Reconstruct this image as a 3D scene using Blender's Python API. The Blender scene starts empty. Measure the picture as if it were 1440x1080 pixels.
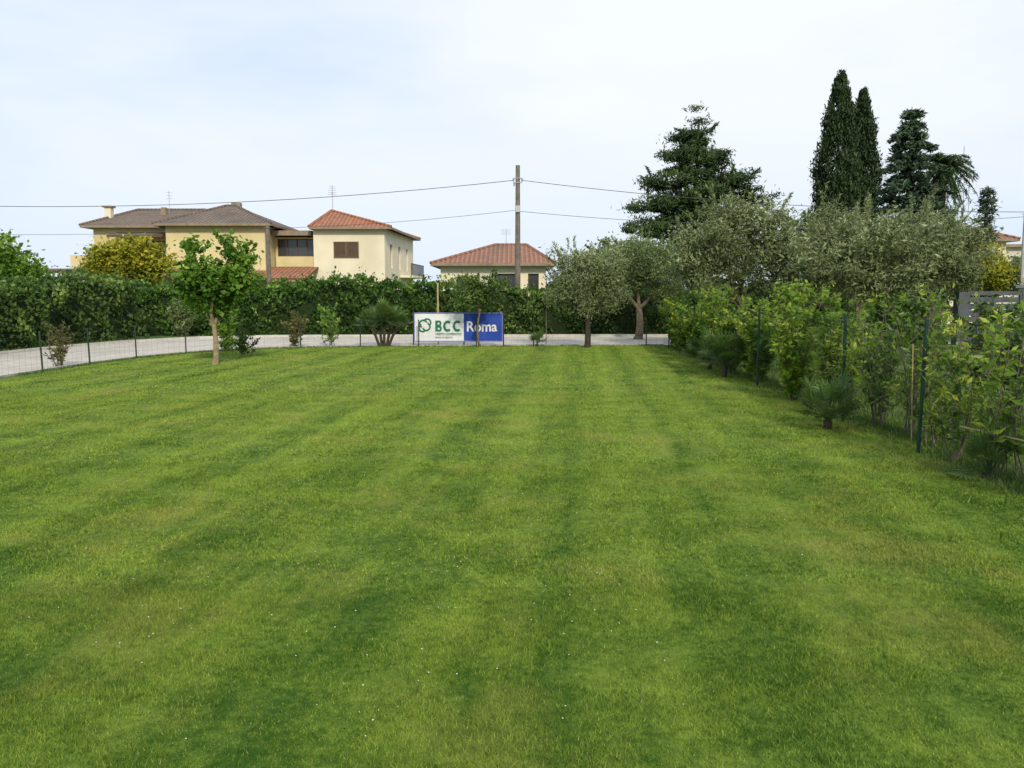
import bpy, math, random
import numpy as np
from mathutils import Vector
rng=np.random.default_rng(11); random.seed(5)
scene=bpy.context.scene
R=math.radians

# ---------------------------------------------------------------- materials
def new_mat(name):
    m=bpy.data.materials.new(name); m.use_nodes=True
    nt=m.node_tree; nt.nodes.clear()
    out=nt.nodes.new('ShaderNodeOutputMaterial')
    return m,nt,out
def N(nt,t,**k):
    n=nt.nodes.new(t)
    for a,b in k.items(): setattr(n,a,b)
    return n
def mth(nt,op,a,b=None,c=None,clamp=False):
    n=N(nt,'ShaderNodeMath',operation=op); n.use_clamp=clamp
    for i,v in enumerate((a,b,c)):
        if v is None: continue
        if isinstance(v,(int,float)): n.inputs[i].default_value=v
        else: nt.links.new(v,n.inputs[i])
    return n.outputs[0]
def mixc(nt,f,a,b,bt='MIX'):
    n=N(nt,'ShaderNodeMix',data_type='RGBA',blend_type=bt)
    if isinstance(f,(int,float)): n.inputs[0].default_value=f
    else: nt.links.new(f,n.inputs[0])
    for i,v in ((6,a),(7,b)):
        if isinstance(v,tuple): n.inputs[i].default_value=(*v,1)
        else: nt.links.new(v,n.inputs[i])
    return n.outputs[2]
def noise(nt,vec,scale,detail=4,rough=.55):
    n=N(nt,'ShaderNodeTexNoise'); n.inputs['Scale'].default_value=scale
    n.inputs['Detail'].default_value=detail; n.inputs['Roughness'].default_value=rough
    if vec is not None: nt.links.new(vec,n.inputs['Vector'])
    return n.outputs[0]
def ramp(nt,f,a,b):
    n=N(nt,'ShaderNodeMapRange'); nt.links.new(f,n.inputs[0])
    n.inputs[1].default_value=a; n.inputs[2].default_value=b; n.interpolation_type='SMOOTHSTEP'
    return n.outputs[0]
def surf(name,c1,c2,scale=3,rough=.85,bump=.3,bscale=None,metal=0,c3=None,spec=.3):
    m,nt,out=new_mat(name)
    pos=N(nt,'ShaderNodeNewGeometry').outputs['Position']
    f=ramp(nt,noise(nt,pos,scale,4,.65),.3,.7)
    col=mixc(nt,f,c1,c2)
    if c3:
        col=mixc(nt,ramp(nt,noise(nt,pos,scale*.17,3),.5,.75),col,c3)
    b=N(nt,'ShaderNodeBsdfPrincipled'); nt.links.new(col,b.inputs['Base Color'])
    b.inputs['Roughness'].default_value=rough; b.inputs['Metallic'].default_value=metal
    b.inputs['Specular IOR Level'].default_value=spec
    if bump:
        bn=N(nt,'ShaderNodeBump'); bn.inputs['Strength'].default_value=bump; bn.inputs['Distance'].default_value=.02
        nt.links.new(noise(nt,pos,bscale or scale*8,3),bn.inputs['Height']); nt.links.new(bn.outputs[0],b.inputs['Normal'])
    nt.links.new(b.outputs[0],out.inputs[0]); return m
def leaf_mat(name,dark,light,hi=None,trans=.3,nscale=.9,rough=.5,spec=.25):
    m,nt,out=new_mat(name)
    pos=N(nt,'ShaderNodeNewGeometry').outputs['Position']
    at=N(nt,'ShaderNodeAttribute',attribute_name='tint').outputs['Fac']
    nz=noise(nt,pos,nscale,1)
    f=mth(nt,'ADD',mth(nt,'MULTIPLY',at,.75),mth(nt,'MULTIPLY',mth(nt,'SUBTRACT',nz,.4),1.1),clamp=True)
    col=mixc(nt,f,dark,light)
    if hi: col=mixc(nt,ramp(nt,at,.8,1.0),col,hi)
    b=N(nt,'ShaderNodeBsdfPrincipled'); nt.links.new(col,b.inputs['Base Color'])
    b.inputs['Roughness'].default_value=rough; b.inputs['Specular IOR Level'].default_value=spec
    if trans>0:
        t=N(nt,'ShaderNodeBsdfTranslucent'); nt.links.new(col,t.inputs[0])
        mx=N(nt,'ShaderNodeMixShader'); mx.inputs[0].default_value=trans
        nt.links.new(b.outputs[0],mx.inputs[1]); nt.links.new(t.outputs[0],mx.inputs[2])
        nt.links.new(mx.outputs[0],out.inputs[0])
    else: nt.links.new(b.outputs[0],out.inputs[0])
    return m
def lawn_mat(name,blades):
    m,nt,out=new_mat(name)
    pos=N(nt,'ShaderNodeNewGeometry').outputs['Position']
    sp=N(nt,'ShaderNodeSeparateXYZ'); nt.links.new(pos,sp.inputs[0])
    n35=noise(nt,pos,.35,2)
    wob=mth(nt,'MULTIPLY',mth(nt,'SUBTRACT',n35,.5),.3)
    s=mth(nt,'ADD',mth(nt,'SUBTRACT',sp.outputs[0],mth(nt,'MULTIPLY',sp.outputs[1],.09)),wob)
    w1=mth(nt,'SINE',mth(nt,'MULTIPLY_ADD',s,2*math.pi/1.16,-.6))
    w2=mth(nt,'SINE',mth(nt,'MULTIPLY_ADD',s,2*math.pi/3.9,1.0))
    w3=mth(nt,'SINE',mth(nt,'MULTIPLY_ADD',s,2*math.pi/.37,.4))
    # streaks elongated along the mowing direction
    cm=N(nt,'ShaderNodeCombineXYZ'); nt.links.new(mth(nt,'MULTIPLY',s,2.6),cm.inputs[0]); nt.links.new(mth(nt,'MULTIPLY',sp.outputs[1],.16),cm.inputs[1])
    strk=mth(nt,'SUBTRACT',noise(nt,cm.outputs[0],1.0,3,.6),.5)
    big=ramp(nt,n35,.35,.6)
    st=mth(nt,'ADD',mth(nt,'MULTIPLY',w1,mth(nt,'MULTIPLY_ADD',big,.09,.05)),mth(nt,'MULTIPLY',w2,.035))
    st=mth(nt,'ADD',st,mth(nt,'MULTIPLY',w3,.035))
    st=mth(nt,'ADD',st,mth(nt,'MULTIPLY',strk,.8))
    mid=mth(nt,'MULTIPLY',mth(nt,'SUBTRACT',noise(nt,pos,1.7,5,.72),.5),1.7)
    fine=mth(nt,'MULTIPLY',mth(nt,'SUBTRACT',noise(nt,pos,18,2,.7),.5),1.1)
    near_shade=mth(nt,'MULTIPLY_ADD',ramp(nt,sp.outputs[1],2.0,11.0),.24,-.17)  # foreground shade painted into the grass colour, darkening toward the camera
    v=mth(nt,'ADD',mth(nt,'ADD',mth(nt,'ADD',mth(nt,'ADD',st,.50),mid),fine),near_shade)
    if blades:
        at=N(nt,'ShaderNodeAttribute',attribute_name='tint').outputs['Fac']
        v=mth(nt,'ADD',v,mth(nt,'MULTIPLY',mth(nt,'SUBTRACT',at,.45),.8))
    v=mth(nt,'ADD',v,0,clamp=True)
    col=mixc(nt,v,(.046,.112,.010),(.245,.345,.044))
    yel=mth(nt,'MULTIPLY',ramp(nt,mth(nt,'ADD',noise(nt,pos,.6,4,.65),mth(nt,'MULTIPLY',strk,.35)),.48,.72),.5)
    col=mixc(nt,yel,col,(.30,.30,.065))
    if blades:
        col=mixc(nt,mth(nt,'MULTIPLY',ramp(nt,at,.95,.99),.6),col,(.34,.31,.13))
    else:
        col=mixc(nt,1.0,col,(.8,.8,.8),'MULTIPLY')
    b=N(nt,'ShaderNodeBsdfPrincipled'); nt.links.new(col,b.inputs['Base Color'])
    b.inputs['Roughness'].default_value=.75; b.inputs['Specular IOR Level'].default_value=.12
    if not blades:
        bn=N(nt,'ShaderNodeBump'); bn.inputs['Strength'].default_value=.6; bn.inputs['Distance'].default_value=.02
        nt.links.new(noise(nt,pos,45,3,.7),bn.inputs['Height']); nt.links.new(bn.outputs[0],b.inputs['Normal'])
    nt.links.new(b.outputs[0],out.inputs[0])
    return m
def tile_mat(name,c1,c2,c3):
    m,nt,out=new_mat(name)
    g=N(nt,'ShaderNodeNewGeometry'); pos=g.outputs['Position']
    sp=N(nt,'ShaderNodeSeparateXYZ'); nt.links.new(pos,sp.inputs[0])
    sn=N(nt,'ShaderNodeSeparateXYZ'); nt.links.new(g.outputs['True Normal'],sn.inputs[0])
    side=mth(nt,'GREATER_THAN',mth(nt,'ABSOLUTE',sn.outputs[0]),mth(nt,'ABSOLUTE',sn.outputs[1]))
    mx=N(nt,'ShaderNodeMix',data_type='FLOAT'); nt.links.new(side,mx.inputs[0])
    nt.links.new(sp.outputs[0],mx.inputs[2]); nt.links.new(sp.outputs[1],mx.inputs[3])
    w=mth(nt,'SINE',mth(nt,'MULTIPLY',mx.outputs[0],2*math.pi/.26))
    rows=mth(nt,'FRACT',mth(nt,'MULTIPLY',sp.outputs[2],7.0))
    wn=mth(nt,'MULTIPLY_ADD',w,.5,.5)
    c=mixc(nt,ramp(nt,noise(nt,pos,3.5,5,.7),.3,.7),c1,c2)
    c=mixc(nt,ramp(nt,noise(nt,pos,.5,3,.7),.45,.7),c,c3)
    c=mixc(nt,mth(nt,'MULTIPLY',mth(nt,'SUBTRACT',1.0,wn),.4),c,(.03,.015,.01))
    c=mixc(nt,mth(nt,'MULTIPLY',mth(nt,'LESS_THAN',rows,.14),.3),c,(.03,.015,.01))
    b=N(nt,'ShaderNodeBsdfPrincipled'); nt.links.new(c,b.inputs['Base Color']); b.inputs['Roughness'].default_value=.85
    bn=N(nt,'ShaderNodeBump'); bn.inputs['Distance'].default_value=.06; nt.links.new(wn,bn.inputs['Height'])
    nt.links.new(bn.outputs[0],b.inputs['Normal'])
    nt.links.new(b.outputs[0],out.inputs[0]); return m

M={}
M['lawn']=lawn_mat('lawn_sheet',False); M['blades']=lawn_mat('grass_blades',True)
M['ground']=surf('rough_grass',(.04,.085,.014),(.11,.165,.035),1.5,.95,.6,20,c3=(.14,.145,.055))
M['road']=surf('pale_gravel_road',(.46,.42,.36),(.58,.535,.47),2.5,.95,.5,30,c3=(.41,.375,.325))
M['kerb']=surf('concrete_kerb',(.44,.42,.38),(.56,.54,.49),4,.9)
M['bark']=surf('bark',(.09,.07,.05),(.2,.165,.12),9,.95,.8,30)
M['barkpale']=surf('pale_bark',(.20,.15,.09),(.34,.27,.17),9,.95,.8,30)
M['barkdark']=surf('dark_bark',(.03,.024,.018),(.075,.06,.045),9,.95,.8,30)
M['yellow']=surf('yellow_plaster',(.62,.52,.28),(.69,.59,.34),1.2,.9,.15,12,c3=(.54,.45,.24))
M['cream']=surf('cream_plaster',(.70,.64,.48),(.77,.71,.55),1.2,.9,.15,12,c3=(.62,.56,.42))
M['white']=surf('white_plaster',(.55,.53,.47),(.66,.64,.58),1.2,.9,.15,12)
M['tile']=tile_mat('terracotta_tiles',(.38,.14,.075),(.50,.22,.12),(.29,.15,.10))
M['tilec']=tile_mat('faded_terracotta_tiles',(.31,.145,.09),(.42,.22,.145),(.25,.155,.115))
M['tileb']=tile_mat('weathered_tiles',(.17,.125,.095),(.25,.195,.15),(.135,.115,.095))
M['wood']=surf('brown_wood',(.09,.05,.03),(.14,.085,.05),6,.7)
M['shutter']=surf('shutter',(.13,.085,.05),(.18,.12,.07),6,.6)
M['glass']=surf('window_glass',(.03,.035,.04),(.05,.055,.06),.6,.12,0,spec=.6)
M['fasc']=surf('eave_soffit',(.22,.17,.12),(.3,.24,.17),3,.85)
M['pole']=surf('weathered_pole',(.12,.10,.085),(.2,.175,.15),5,.9)
M['conc']=surf('concrete',(.4,.39,.36),(.5,.49,.46),4,.9)
M['wire']=surf('cable',(.06,.06,.065),(.08,.08,.085),3,.7,0)
M['gmetal']=surf('green_fence_paint',(.008,.035,.022),(.014,.05,.032),8,.5,0)
M['dgreen']=surf('dark_post_paint',(.02,.035,.025),(.03,.05,.035),8,.55,0)
M['gate']=surf('grey_gate_metal',(.06,.07,.08),(.09,.10,.115),5,.5,0)
M['steel']=surf('galvanised_steel',(.35,.36,.38),(.45,.46,.48),5,.45,0,metal=.5)
M['cane']=surf('cane',(.36,.29,.13),(.48,.39,.18),8,.7)
M['bwhite']=surf('banner_white',(.68,.69,.73),(.74,.75,.79),1.5,.55,.05)
M['bblue']=surf('banner_blue',(.014,.05,.34),(.02,.07,.40),1.5,.5,.05)
M['bgreen']=surf('banner_green',(.01,.14,.07),(.015,.17,.085),1.5,.5,0)
M['bedge']=surf('banner_edge',(.2,.2,.5),(.25,.26,.55),1.5,.5,0)
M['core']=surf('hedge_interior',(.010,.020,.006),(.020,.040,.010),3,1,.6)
M['L_fig']=leaf_mat('leaf_bright',(.045,.12,.012),(.20,.36,.04),(.31,.43,.07))
M['L_ivy']=leaf_mat('leaf_ivy',(.022,.065,.010),(.115,.23,.032),(.22,.36,.06),nscale=.6)
M['L_ivyb']=leaf_mat('leaf_vine',(.028,.07,.013),(.145,.24,.045),(.24,.33,.075),nscale=.6)
M['L_olive']=leaf_mat('leaf_olive',(.095,.13,.045),(.33,.39,.18),(.47,.51,.31),trans=.25,nscale=.8)
M['L_olived']=leaf_mat('leaf_olive_dark',(.07,.11,.035),(.23,.30,.11),(.32,.39,.19),trans=.2,nscale=.8)
M['L_laurel']=leaf_mat('leaf_laurel',(.05,.12,.014),(.25,.38,.035),(.43,.50,.065),trans=.38,nscale=1.2,rough=.4)
M['L_cyp']=leaf_mat('leaf_cypress',(.013,.03,.012),(.055,.09,.026),None,trans=0)
M['L_fir']=leaf_mat('leaf_fir',(.018,.045,.014),(.11,.175,.05),(.16,.23,.07),trans=0,nscale=.5)
M['L_firb']=leaf_mat('leaf_blue_fir',(.018,.045,.028),(.085,.135,.07),None,trans=0)
M['L_palm']=leaf_mat('leaf_palm',(.04,.085,.022),(.14,.24,.05),(.24,.3,.09),rough=.4)
M['L_yel']=leaf_mat('leaf_yellow',(.15,.18,.015),(.46,.44,.04),(.64,.56,.06))
M['L_dist']=leaf_mat('leaf_distant',(.05,.08,.04),(.11,.15,.07),None,trans=0)
M['L_red']=leaf_mat('leaf_reddish',(.07,.08,.025),(.2,.18,.06),(.27,.26,.08))
M['flower']=surf('clover_flower',(.6,.6,.52),(.7,.7,.64),5,.8,0)

# ---------------------------------------------------------------- mesh builder
class MB:
    def __init__(s): s.V=[];s.n=0;s.F={};
    def add(s,v,f,mat=0,tint=.5):
        v=np.asarray(v,float).reshape(-1,3); f=np.asarray(f,int)
        if f.ndim==1: f=f[None]
        k=f.shape[1]
        t=np.broadcast_to(np.asarray(tint,float),(len(f),)).copy()
        s.F.setdefault(k,[]).append((f+s.n,np.full(len(f),mat,int),t))
        s.V.append(v); s.n+=len(v)
    def box(s,x0,x1,y0,y1,z0,z1,mat=0):
        v=[(x,y,z) for z in (z0,z1) for x,y in ((x0,y0),(x1,y0),(x1,y1),(x0,y1))]
        s.add(v,[(0,3,2,1),(4,5,6,7),(0,1,5,4),(1,2,6,5),(2,3,7,6),(3,0,4,7)],mat)
    def slab(s,pts,th,mat=0,mat2=None):
        p=np.array(pts,float); n=len(p); q=p-np.array([0,0,th])
        s.add(np.vstack([p,q]),[list(range(n))],mat)
        s.add(q,[list(range(n))[::-1]],mat if mat2 is None else mat2)
        for i in range(n):
            j=(i+1)%n; s.add([p[i],p[j],q[j],q[i]],[(0,3,2,1)],mat if mat2 is None else mat2)
    def tube(s,pts,rad,n=6,mat=0,tint=.5,cap=True):
        P=np.array(pts,float); m=len(P)
        rad=np.broadcast_to(np.asarray(rad,float),(m,))
        T=np.gradient(P,axis=0); T/=np.linalg.norm(T,axis=1)[:,None]+1e-9
        ref=np.array([0,0,1.]) if abs(T[0][2])<.9 else np.array([1.,0,0])
        a=np.cross(T,ref); a/=np.linalg.norm(a,axis=1)[:,None]+1e-9; b=np.cross(T,a)
        th=np.arange(n)*2*math.pi/n
        v=P[:,None]+rad[:,None,None]*(a[:,None]*np.cos(th)[None,:,None]+b[:,None]*np.sin(th)[None,:,None])
        f=[]
        for i in range(m-1):
            for j in range(n):
                k=(j+1)%n; f.append((i*n+j,i*n+k,(i+1)*n+k,(i+1)*n+j))
        s.add(v.reshape(-1,3),f,mat,tint)
        if cap: s.add(v[-1],[list(range(n))],mat,tint); s.add(v[0],[list(range(n))[::-1]],mat,tint)
    def leaves(s,C,size,aspect,mat,tint,up=.3,dirs=None,jit=.35):
        C=np.asarray(C,float); n=len(C)
        if n==0: return
        nr=rng.normal(size=(n,3)); nr[:,2]+=up*2
        nr/=np.linalg.norm(nr,axis=1)[:,None]
        d=rng.normal(size=(n,3)) if dirs is None else dirs+rng.normal(size=(n,3))*.25
        d-=nr*(d*nr).sum(1)[:,None]; d/=np.linalg.norm(d,axis=1)[:,None]+1e-9
        w=np.cross(nr,d)
        sz=size*(1+jit*rng.uniform(-1,1,n))
        h=sz[:,None]
        v=np.stack([C-d*h*.5, C+w*h*aspect*.5-d*h*.05-nr*h*.06, C+d*h*.5+nr*h*.05, C-w*h*aspect*.5-d*h*.05-nr*h*.06],1)
        f=np.arange(n*4).reshape(n,4)
        s.add(v.reshape(-1,3),f,mat,tint)
    def build(s,name,mats,parent=None,smooth=False):
        me=bpy.data.meshes.new(name); V=np.vstack(s.V)
        loops=[];starts=[];mi=[];ti=[];o=0
        for k,L in s.F.items():
            f=np.vstack([a[0] for a in L]); loops.append(f.ravel())
            starts.append(o+np.arange(len(f))*k); o+=f.size
            mi.append(np.concatenate([a[1] for a in L])); ti.append(np.concatenate([a[2] for a in L]))
        loops=np.concatenate(loops);starts=np.concatenate(starts);mi=np.concatenate(mi);ti=np.concatenate(ti)
        me.vertices.add(len(V)); me.vertices.foreach_set('co',V.astype(np.float32).ravel())
        me.loops.add(len(loops)); me.loops.foreach_set('vertex_index',loops.astype(np.int32))
        me.polygons.add(len(starts)); me.polygons.foreach_set('loop_start',starts.astype(np.int32))
        for m in mats: me.materials.append(M[m])
        me.polygons.foreach_set('material_index',mi.astype(np.int32))
        me.update(calc_edges=True)
        at=me.attributes.new('tint','FLOAT','FACE'); at.data.foreach_set('value',ti.astype(np.float32))
        me.polygons.foreach_set('use_smooth',np.full(len(starts),bool(smooth)))
        ob=bpy.data.objects.new(name,me); scene.collection.objects.link(ob)
        if parent: ob.parent=parent
        return ob
def empty(name):
    e=bpy.data.objects.new(name,None); scene.collection.objects.link(e); return e
def A(*a): return np.array(a,float)

# ---------------------------------------------------------------- ground, lawn, road
b=MB()
b.add([(-1500,-300,0),(1500,-300,0),(1500,2500,0),(-1500,2500,0)],[(0,1,2,3)]); b.build('ground',['ground'])
edge_in=[(-10.5,-8),(-10.5,10),(-10.5,17),(-10.45,20),(-10.1,22.3),(-9.3,24.2),(-8.0,25.6),(-6.4,26.4),(-4,26.8),(0,27.1),(5.3,27.4)]
lawn_poly=[(4.0,-8),(4.25,6),(4.75,9),(5.5,27.4)]
b=MB(); pl=[(x,y,.008) for x,y in edge_in]+[(x,y,.008) for x,y in lawn_poly[::-1]]
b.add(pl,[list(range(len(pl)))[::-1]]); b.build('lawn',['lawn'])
rin=[(x-.25,y) for x,y in edge_in[:4]]+[(-10.35,22.5),(-9.5,24.5),(-8.1,25.95),(-6.45,26.75),(-4,27.15),(0,27.45),(5.3,27.75)]+[(16,28.6)]
rout=[(-14.9,-8),(-14.9,10),(-14.9,17),(-14.9,22),(-14.7,26),(-14.0,29.3),(-12.5,31.8),(-9.8,33),(-6,33.3),(0,33.5),(5.3,33.6),(16,34)]
b=MB(); v=[];f=[]
for i,(p,q) in enumerate(zip(rin,rout)):
    v+= [(p[0],p[1],.005),(q[0],q[1],.005)]
    if i: f.append((2*i-2,2*i,2*i+1,2*i-1))
b.add(v,f); b.build('road',['road'])
def kerb(path,w,h,name):
    b=MB(); P=np.array(path,float); T=np.gradient(P,axis=0); T/=np.linalg.norm(T,axis=1)[:,None]
    Nn=np.stack([-T[:,1],T[:,0]],1)
    v=[]
    for p,n in zip(P,Nn):
        a=p-n*w/2;c=p+n*w/2
        v+=[(a[0],a[1],-.02),(a[0],a[1],h),(c[0],c[1],h),(c[0],c[1],-.02)]
    f=[]
    for i in range(len(P)-1):
        o=4*i
        for k in range(3): f.append((o+k,o+k+1,o+k+5,o+k+4))
    b.add(v,f); return b.build(name,['kerb'])
kerb(rout,.15,.10,'kerb')
kerb([(x-.02,y+.02) for x,y in rin[:11]],.08,.04,'kerb')

# grass blades
def inside(x,y):
    xr=np.where(y<6,4.0+.25*(y+8)/14,np.where(y<9,4.25+.5*(y-6)/3,4.75+.75*(y-9)/18.4))
    ex=np.array([p[0] for p in edge_in]);ey=np.array([p[1] for p in edge_in])
    xl=np.interp(y,ey[:8],ex[:8])
    yt=np.interp(x,ex[5:],ey[5:])
    xl=np.where(y>24.2,-9.6,xl)
    return (x<xr)&(x>xl)&(y<np.minimum(yt,27.35))
b=MB()
def blades(y0,y1,dens,h,w):
    x0,x1=-10.6,5.5
    half=.72*y1+1.2; x0=max(x0,-half); x1=min(x1,half)
    n=int((x1-x0)*(y1-y0)*dens)
    x=rng.uniform(x0,x1,n); y=rng.uniform(y0,y1,n)
    k=inside(x,y)&(np.abs(x)<.72*y+1.2); x=x[k];y=y[k];n=len(x)
    th=rng.uniform(0,2*math.pi,n); tl=rng.uniform(.15,1.2,n); ph=rng.uniform(0,2*math.pi,n)
    cl=np.clip(.95+.3*np.sin(x*3.3+np.sin(y*2.7)*2)*np.sin(y*2.9+x)+.2*np.sin(x*11+y*5)*np.sin(y*9-x*4),.5,1.3)
    hh=h*rng.uniform(.5,1.25,n)*cl; ww=w*rng.uniform(.6,1.4,n)
    B=np.stack([x,y,np.full(n,.006)],1)
    d=np.stack([np.cos(th),np.sin(th),np.zeros(n)],1)*ww[:,None]*.5
    tip=B+np.stack([np.cos(ph)*tl*hh*.9,np.sin(ph)*tl*hh*.9,hh*(1-.35*tl)],1)
    v=np.stack([B-d,B+d,tip],1).reshape(-1,3)
    b.add(v,np.arange(3*n).reshape(n,3),0,rng.uniform(0,1,n))
blades(1.6,4.5,20000,.022,.0042)
blades(4.5,8,7500,.023,.0075)
blades(8,14,2400,.024,.013)
blades(14,27.4,600,.026,.026)
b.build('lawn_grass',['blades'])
b=MB()
def tuftline(path,n,spread,h,w):
    P=np.array(path,float); i=rng.uniform(0,len(P)-1.001,n); k=i.astype(int); fr=(i-k)[:,None]
    c=P[k]*(1-fr)+P[k+1]*fr; c=c+rng.normal(size=(n,2))*spread
    th=rng.uniform(0,6.28,n);ph=rng.uniform(0,6.28,n);hh=h*rng.uniform(.4,1.4,n);tl=rng.uniform(.1,.9,n)
    B=np.column_stack([c,np.zeros(n)]);d=np.stack([np.cos(th),np.sin(th),0*th],1)*w*.5
    tip=B+np.stack([np.cos(ph)*tl*hh,np.sin(ph)*tl*hh,hh],1)
    b.add(np.stack([B-d,B+d,tip],1).reshape(-1,3),np.arange(3*n).reshape(n,3),0,rng.uniform(.1,1,n))
tuftline([(4.5,5),(4.8,8),(5.05,14),(5.45,27)],26000,.17,.07,.011)
tuftline([(5.9,5),(6.3,10),(6.8,18),(7.3,27)],22000,.8,.09,.018)
tuftline([(x-.05,y) for x,y in edge_in[2:]],7000,.06,.06,.016)
tuftline([(x-.4,y+.3) for x,y in rout[2:]],5000,.15,.12,.03)
b.build('verge_grass',['L_ivyb'])
b=MB()
for _ in range(34):
    cx=rng.uniform(-2.8,3.0);cy=rng.uniform(2.8,7.5)
    if abs(cx)>.6*cy: continue
    for _ in range(rng.integers(3,14)):
        c=A(cx+rng.normal()*.25,cy+rng.normal()*.3,.023); r=.004*rng.uniform(.6,1.2)
        v=[c+A(r,0,0),c+A(0,r,0),c+A(-r,0,0),c+A(0,-r,0),c+A(0,0,r*.8),c+A(0,0,-r*.8)]
        b.add(v,[(0,1,4),(1,2,4),(2,3,4),(3,0,4),(1,0,5),(2,1,5),(3,2,5),(0,3,5)],0)
b.build('clover_flowers',['flower'])

# ---------------------------------------------------------------- vegetation helpers
def limb(b,p,q,r0,r1,n=5,mat=0,bend=.12,seg=4):
    p=A(*p);q=A(*q);L=np.linalg.norm(q-p); off=rng.normal(size=3)*L*bend
    ts=np.linspace(0,1,seg+1)
    pts=[p+(q-p)*t+off*math.sin(math.pi*t) for t in ts]
    b.tube(pts,[r0+(r1-r0)*t for t in ts],n,mat); return pts
def crown(b,ells,nc,per,cr,size,asp,mat,fork,r_l=.03,up=.4,shell=.5,tmin=.1,twig=True,limbs=6,dirs=None,flat=.75,sprigs=0,sl=.5):
    E=[(A(*c),A(*r)) for c,r in ells]; vol=np.array([np.prod(r)**.75 for c,r in E]); vol/=vol.sum()
    fork=A(*fork)
    if twig:
        for c,r in E:
            hub=c-A(0,0,r[2]*.3)
            limb(b,fork,hub,r_l*1.6,r_l*.7,6)
            for _ in range(max(1,limbs//len(E))):
                d=rng.normal(size=3);d/=np.linalg.norm(d)
                limb(b,hub,c+d*r*.65,r_l*.7,r_l*.25,5)
    Cs=[];ts=[]
    for _ in range(nc):
        k=rng.choice(len(E),p=vol); c,r=E[k]
        d=rng.normal(size=3);d/=np.linalg.norm(d)
        rr=shell+(1.12-shell)*rng.uniform()**.8
        p=c+d*r*rr
        if twig and rng.uniform()<.45: limb(b,c-A(0,0,r[2]*.25)+(p-c)*.3,p,r_l*.3,r_l*.08,4,seg=3)
        s=cr*rng.uniform(.5,1.35); m=int(per*rng.uniform(.5,1.4))
        q=rng.normal(size=(m,3))*A(s,s,s*flat)*.55
        base=tmin+rng.uniform(0,.55)+.18*d[2]
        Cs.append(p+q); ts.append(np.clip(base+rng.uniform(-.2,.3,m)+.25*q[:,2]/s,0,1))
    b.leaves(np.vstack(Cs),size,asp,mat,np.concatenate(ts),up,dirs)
    Cs=[];ts=[];D=[]
    for _ in range(sprigs):
        k=rng.choice(len(E),p=vol); c,r=E[k]
        d=rng.normal(size=3); d[2]=abs(d[2])*.8; d/=np.linalg.norm(d)
        p=c+d*r*.95; L=sl*rng.uniform(.5,1.3); g=d*.7+A(0,0,.8)+rng.normal(size=3)*.25; g/=np.linalg.norm(g)
        pts=[p+g*L*u+A(0,0,-.12*L*u*u)+d*.2*L*u*u for u in (0,.33,.66,1)]
        b.tube(pts,[.008,.007,.005,.003],4,0)
        m=int(16+40*L); u=rng.uniform(0,1,m)[:,None]; dd=rng.normal(size=(m,3))*.8+g
        Cs.append(p+g*L*u-A(0,0,.12*L)*u*u+d*.2*L*u*u+dd*.03); D.append(dd); ts.append(np.clip(rng.uniform(.25,.7)+rng.uniform(-.2,.3,m),0,1))
    if sprigs: b.leaves(np.vstack(Cs),size*.95,asp,mat,np.concatenate(ts),up,np.vstack(D))
def tree(name,base,ells,trunk_r,fork_h,leaf,bark='bark',nc=150,per=90,cr=.35,size=.1,asp=.45,r_l=.04,lean=(0,0),bend=.04,**k):
    b=MB(); base=A(*base)
    fork=base+A(lean[0],lean[1],fork_h)
    limb(b,base+A(0,0,-.05),fork,trunk_r,trunk_r*.7,9,0,bend,6)
    b.tube([base+A(0,0,-.05),base+A(0,0,.12)],[trunk_r*1.35,trunk_r*1.0],9,0)
    crown(b,ells,nc,per,cr,size,asp,1,fork,r_l,**k)
    return b.build(name,[bark,leaf])

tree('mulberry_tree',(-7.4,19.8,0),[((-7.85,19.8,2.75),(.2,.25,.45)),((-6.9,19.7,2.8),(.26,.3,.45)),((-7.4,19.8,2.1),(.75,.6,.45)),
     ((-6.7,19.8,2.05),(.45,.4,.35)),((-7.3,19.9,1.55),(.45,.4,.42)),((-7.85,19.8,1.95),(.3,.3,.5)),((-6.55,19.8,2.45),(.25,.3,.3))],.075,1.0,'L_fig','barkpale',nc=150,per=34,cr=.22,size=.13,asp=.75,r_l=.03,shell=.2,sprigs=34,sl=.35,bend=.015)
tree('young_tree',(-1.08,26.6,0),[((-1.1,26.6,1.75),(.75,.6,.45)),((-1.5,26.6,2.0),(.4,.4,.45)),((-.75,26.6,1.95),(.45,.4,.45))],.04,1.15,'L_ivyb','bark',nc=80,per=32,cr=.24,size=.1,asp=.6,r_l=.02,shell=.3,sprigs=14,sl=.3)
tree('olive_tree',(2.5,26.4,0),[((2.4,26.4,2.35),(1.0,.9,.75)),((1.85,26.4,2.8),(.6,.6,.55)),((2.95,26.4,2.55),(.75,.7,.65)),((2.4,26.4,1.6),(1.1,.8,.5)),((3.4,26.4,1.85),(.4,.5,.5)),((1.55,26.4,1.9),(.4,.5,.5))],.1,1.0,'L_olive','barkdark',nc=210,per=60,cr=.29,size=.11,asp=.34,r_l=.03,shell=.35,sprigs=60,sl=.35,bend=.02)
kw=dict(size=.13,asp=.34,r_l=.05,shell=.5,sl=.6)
tree('olive_tree',(7.2,25,0),[((7.0,25,3.2),(1.4,1.3,1.0)),((7.8,25,3.8),(.6,.8,.75)),((6.2,25,2.6),(1.1,1.1,.9)),((8.2,25,2.5),(1.1,1.1,.9)),((6.7,25,4.25),(.75,.7,.5)),((5.6,25,3.1),(.6,.7,.6))],.2,1.3,'L_olive',nc=300,per=66,cr=.34,sprigs=110,**kw)
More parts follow.
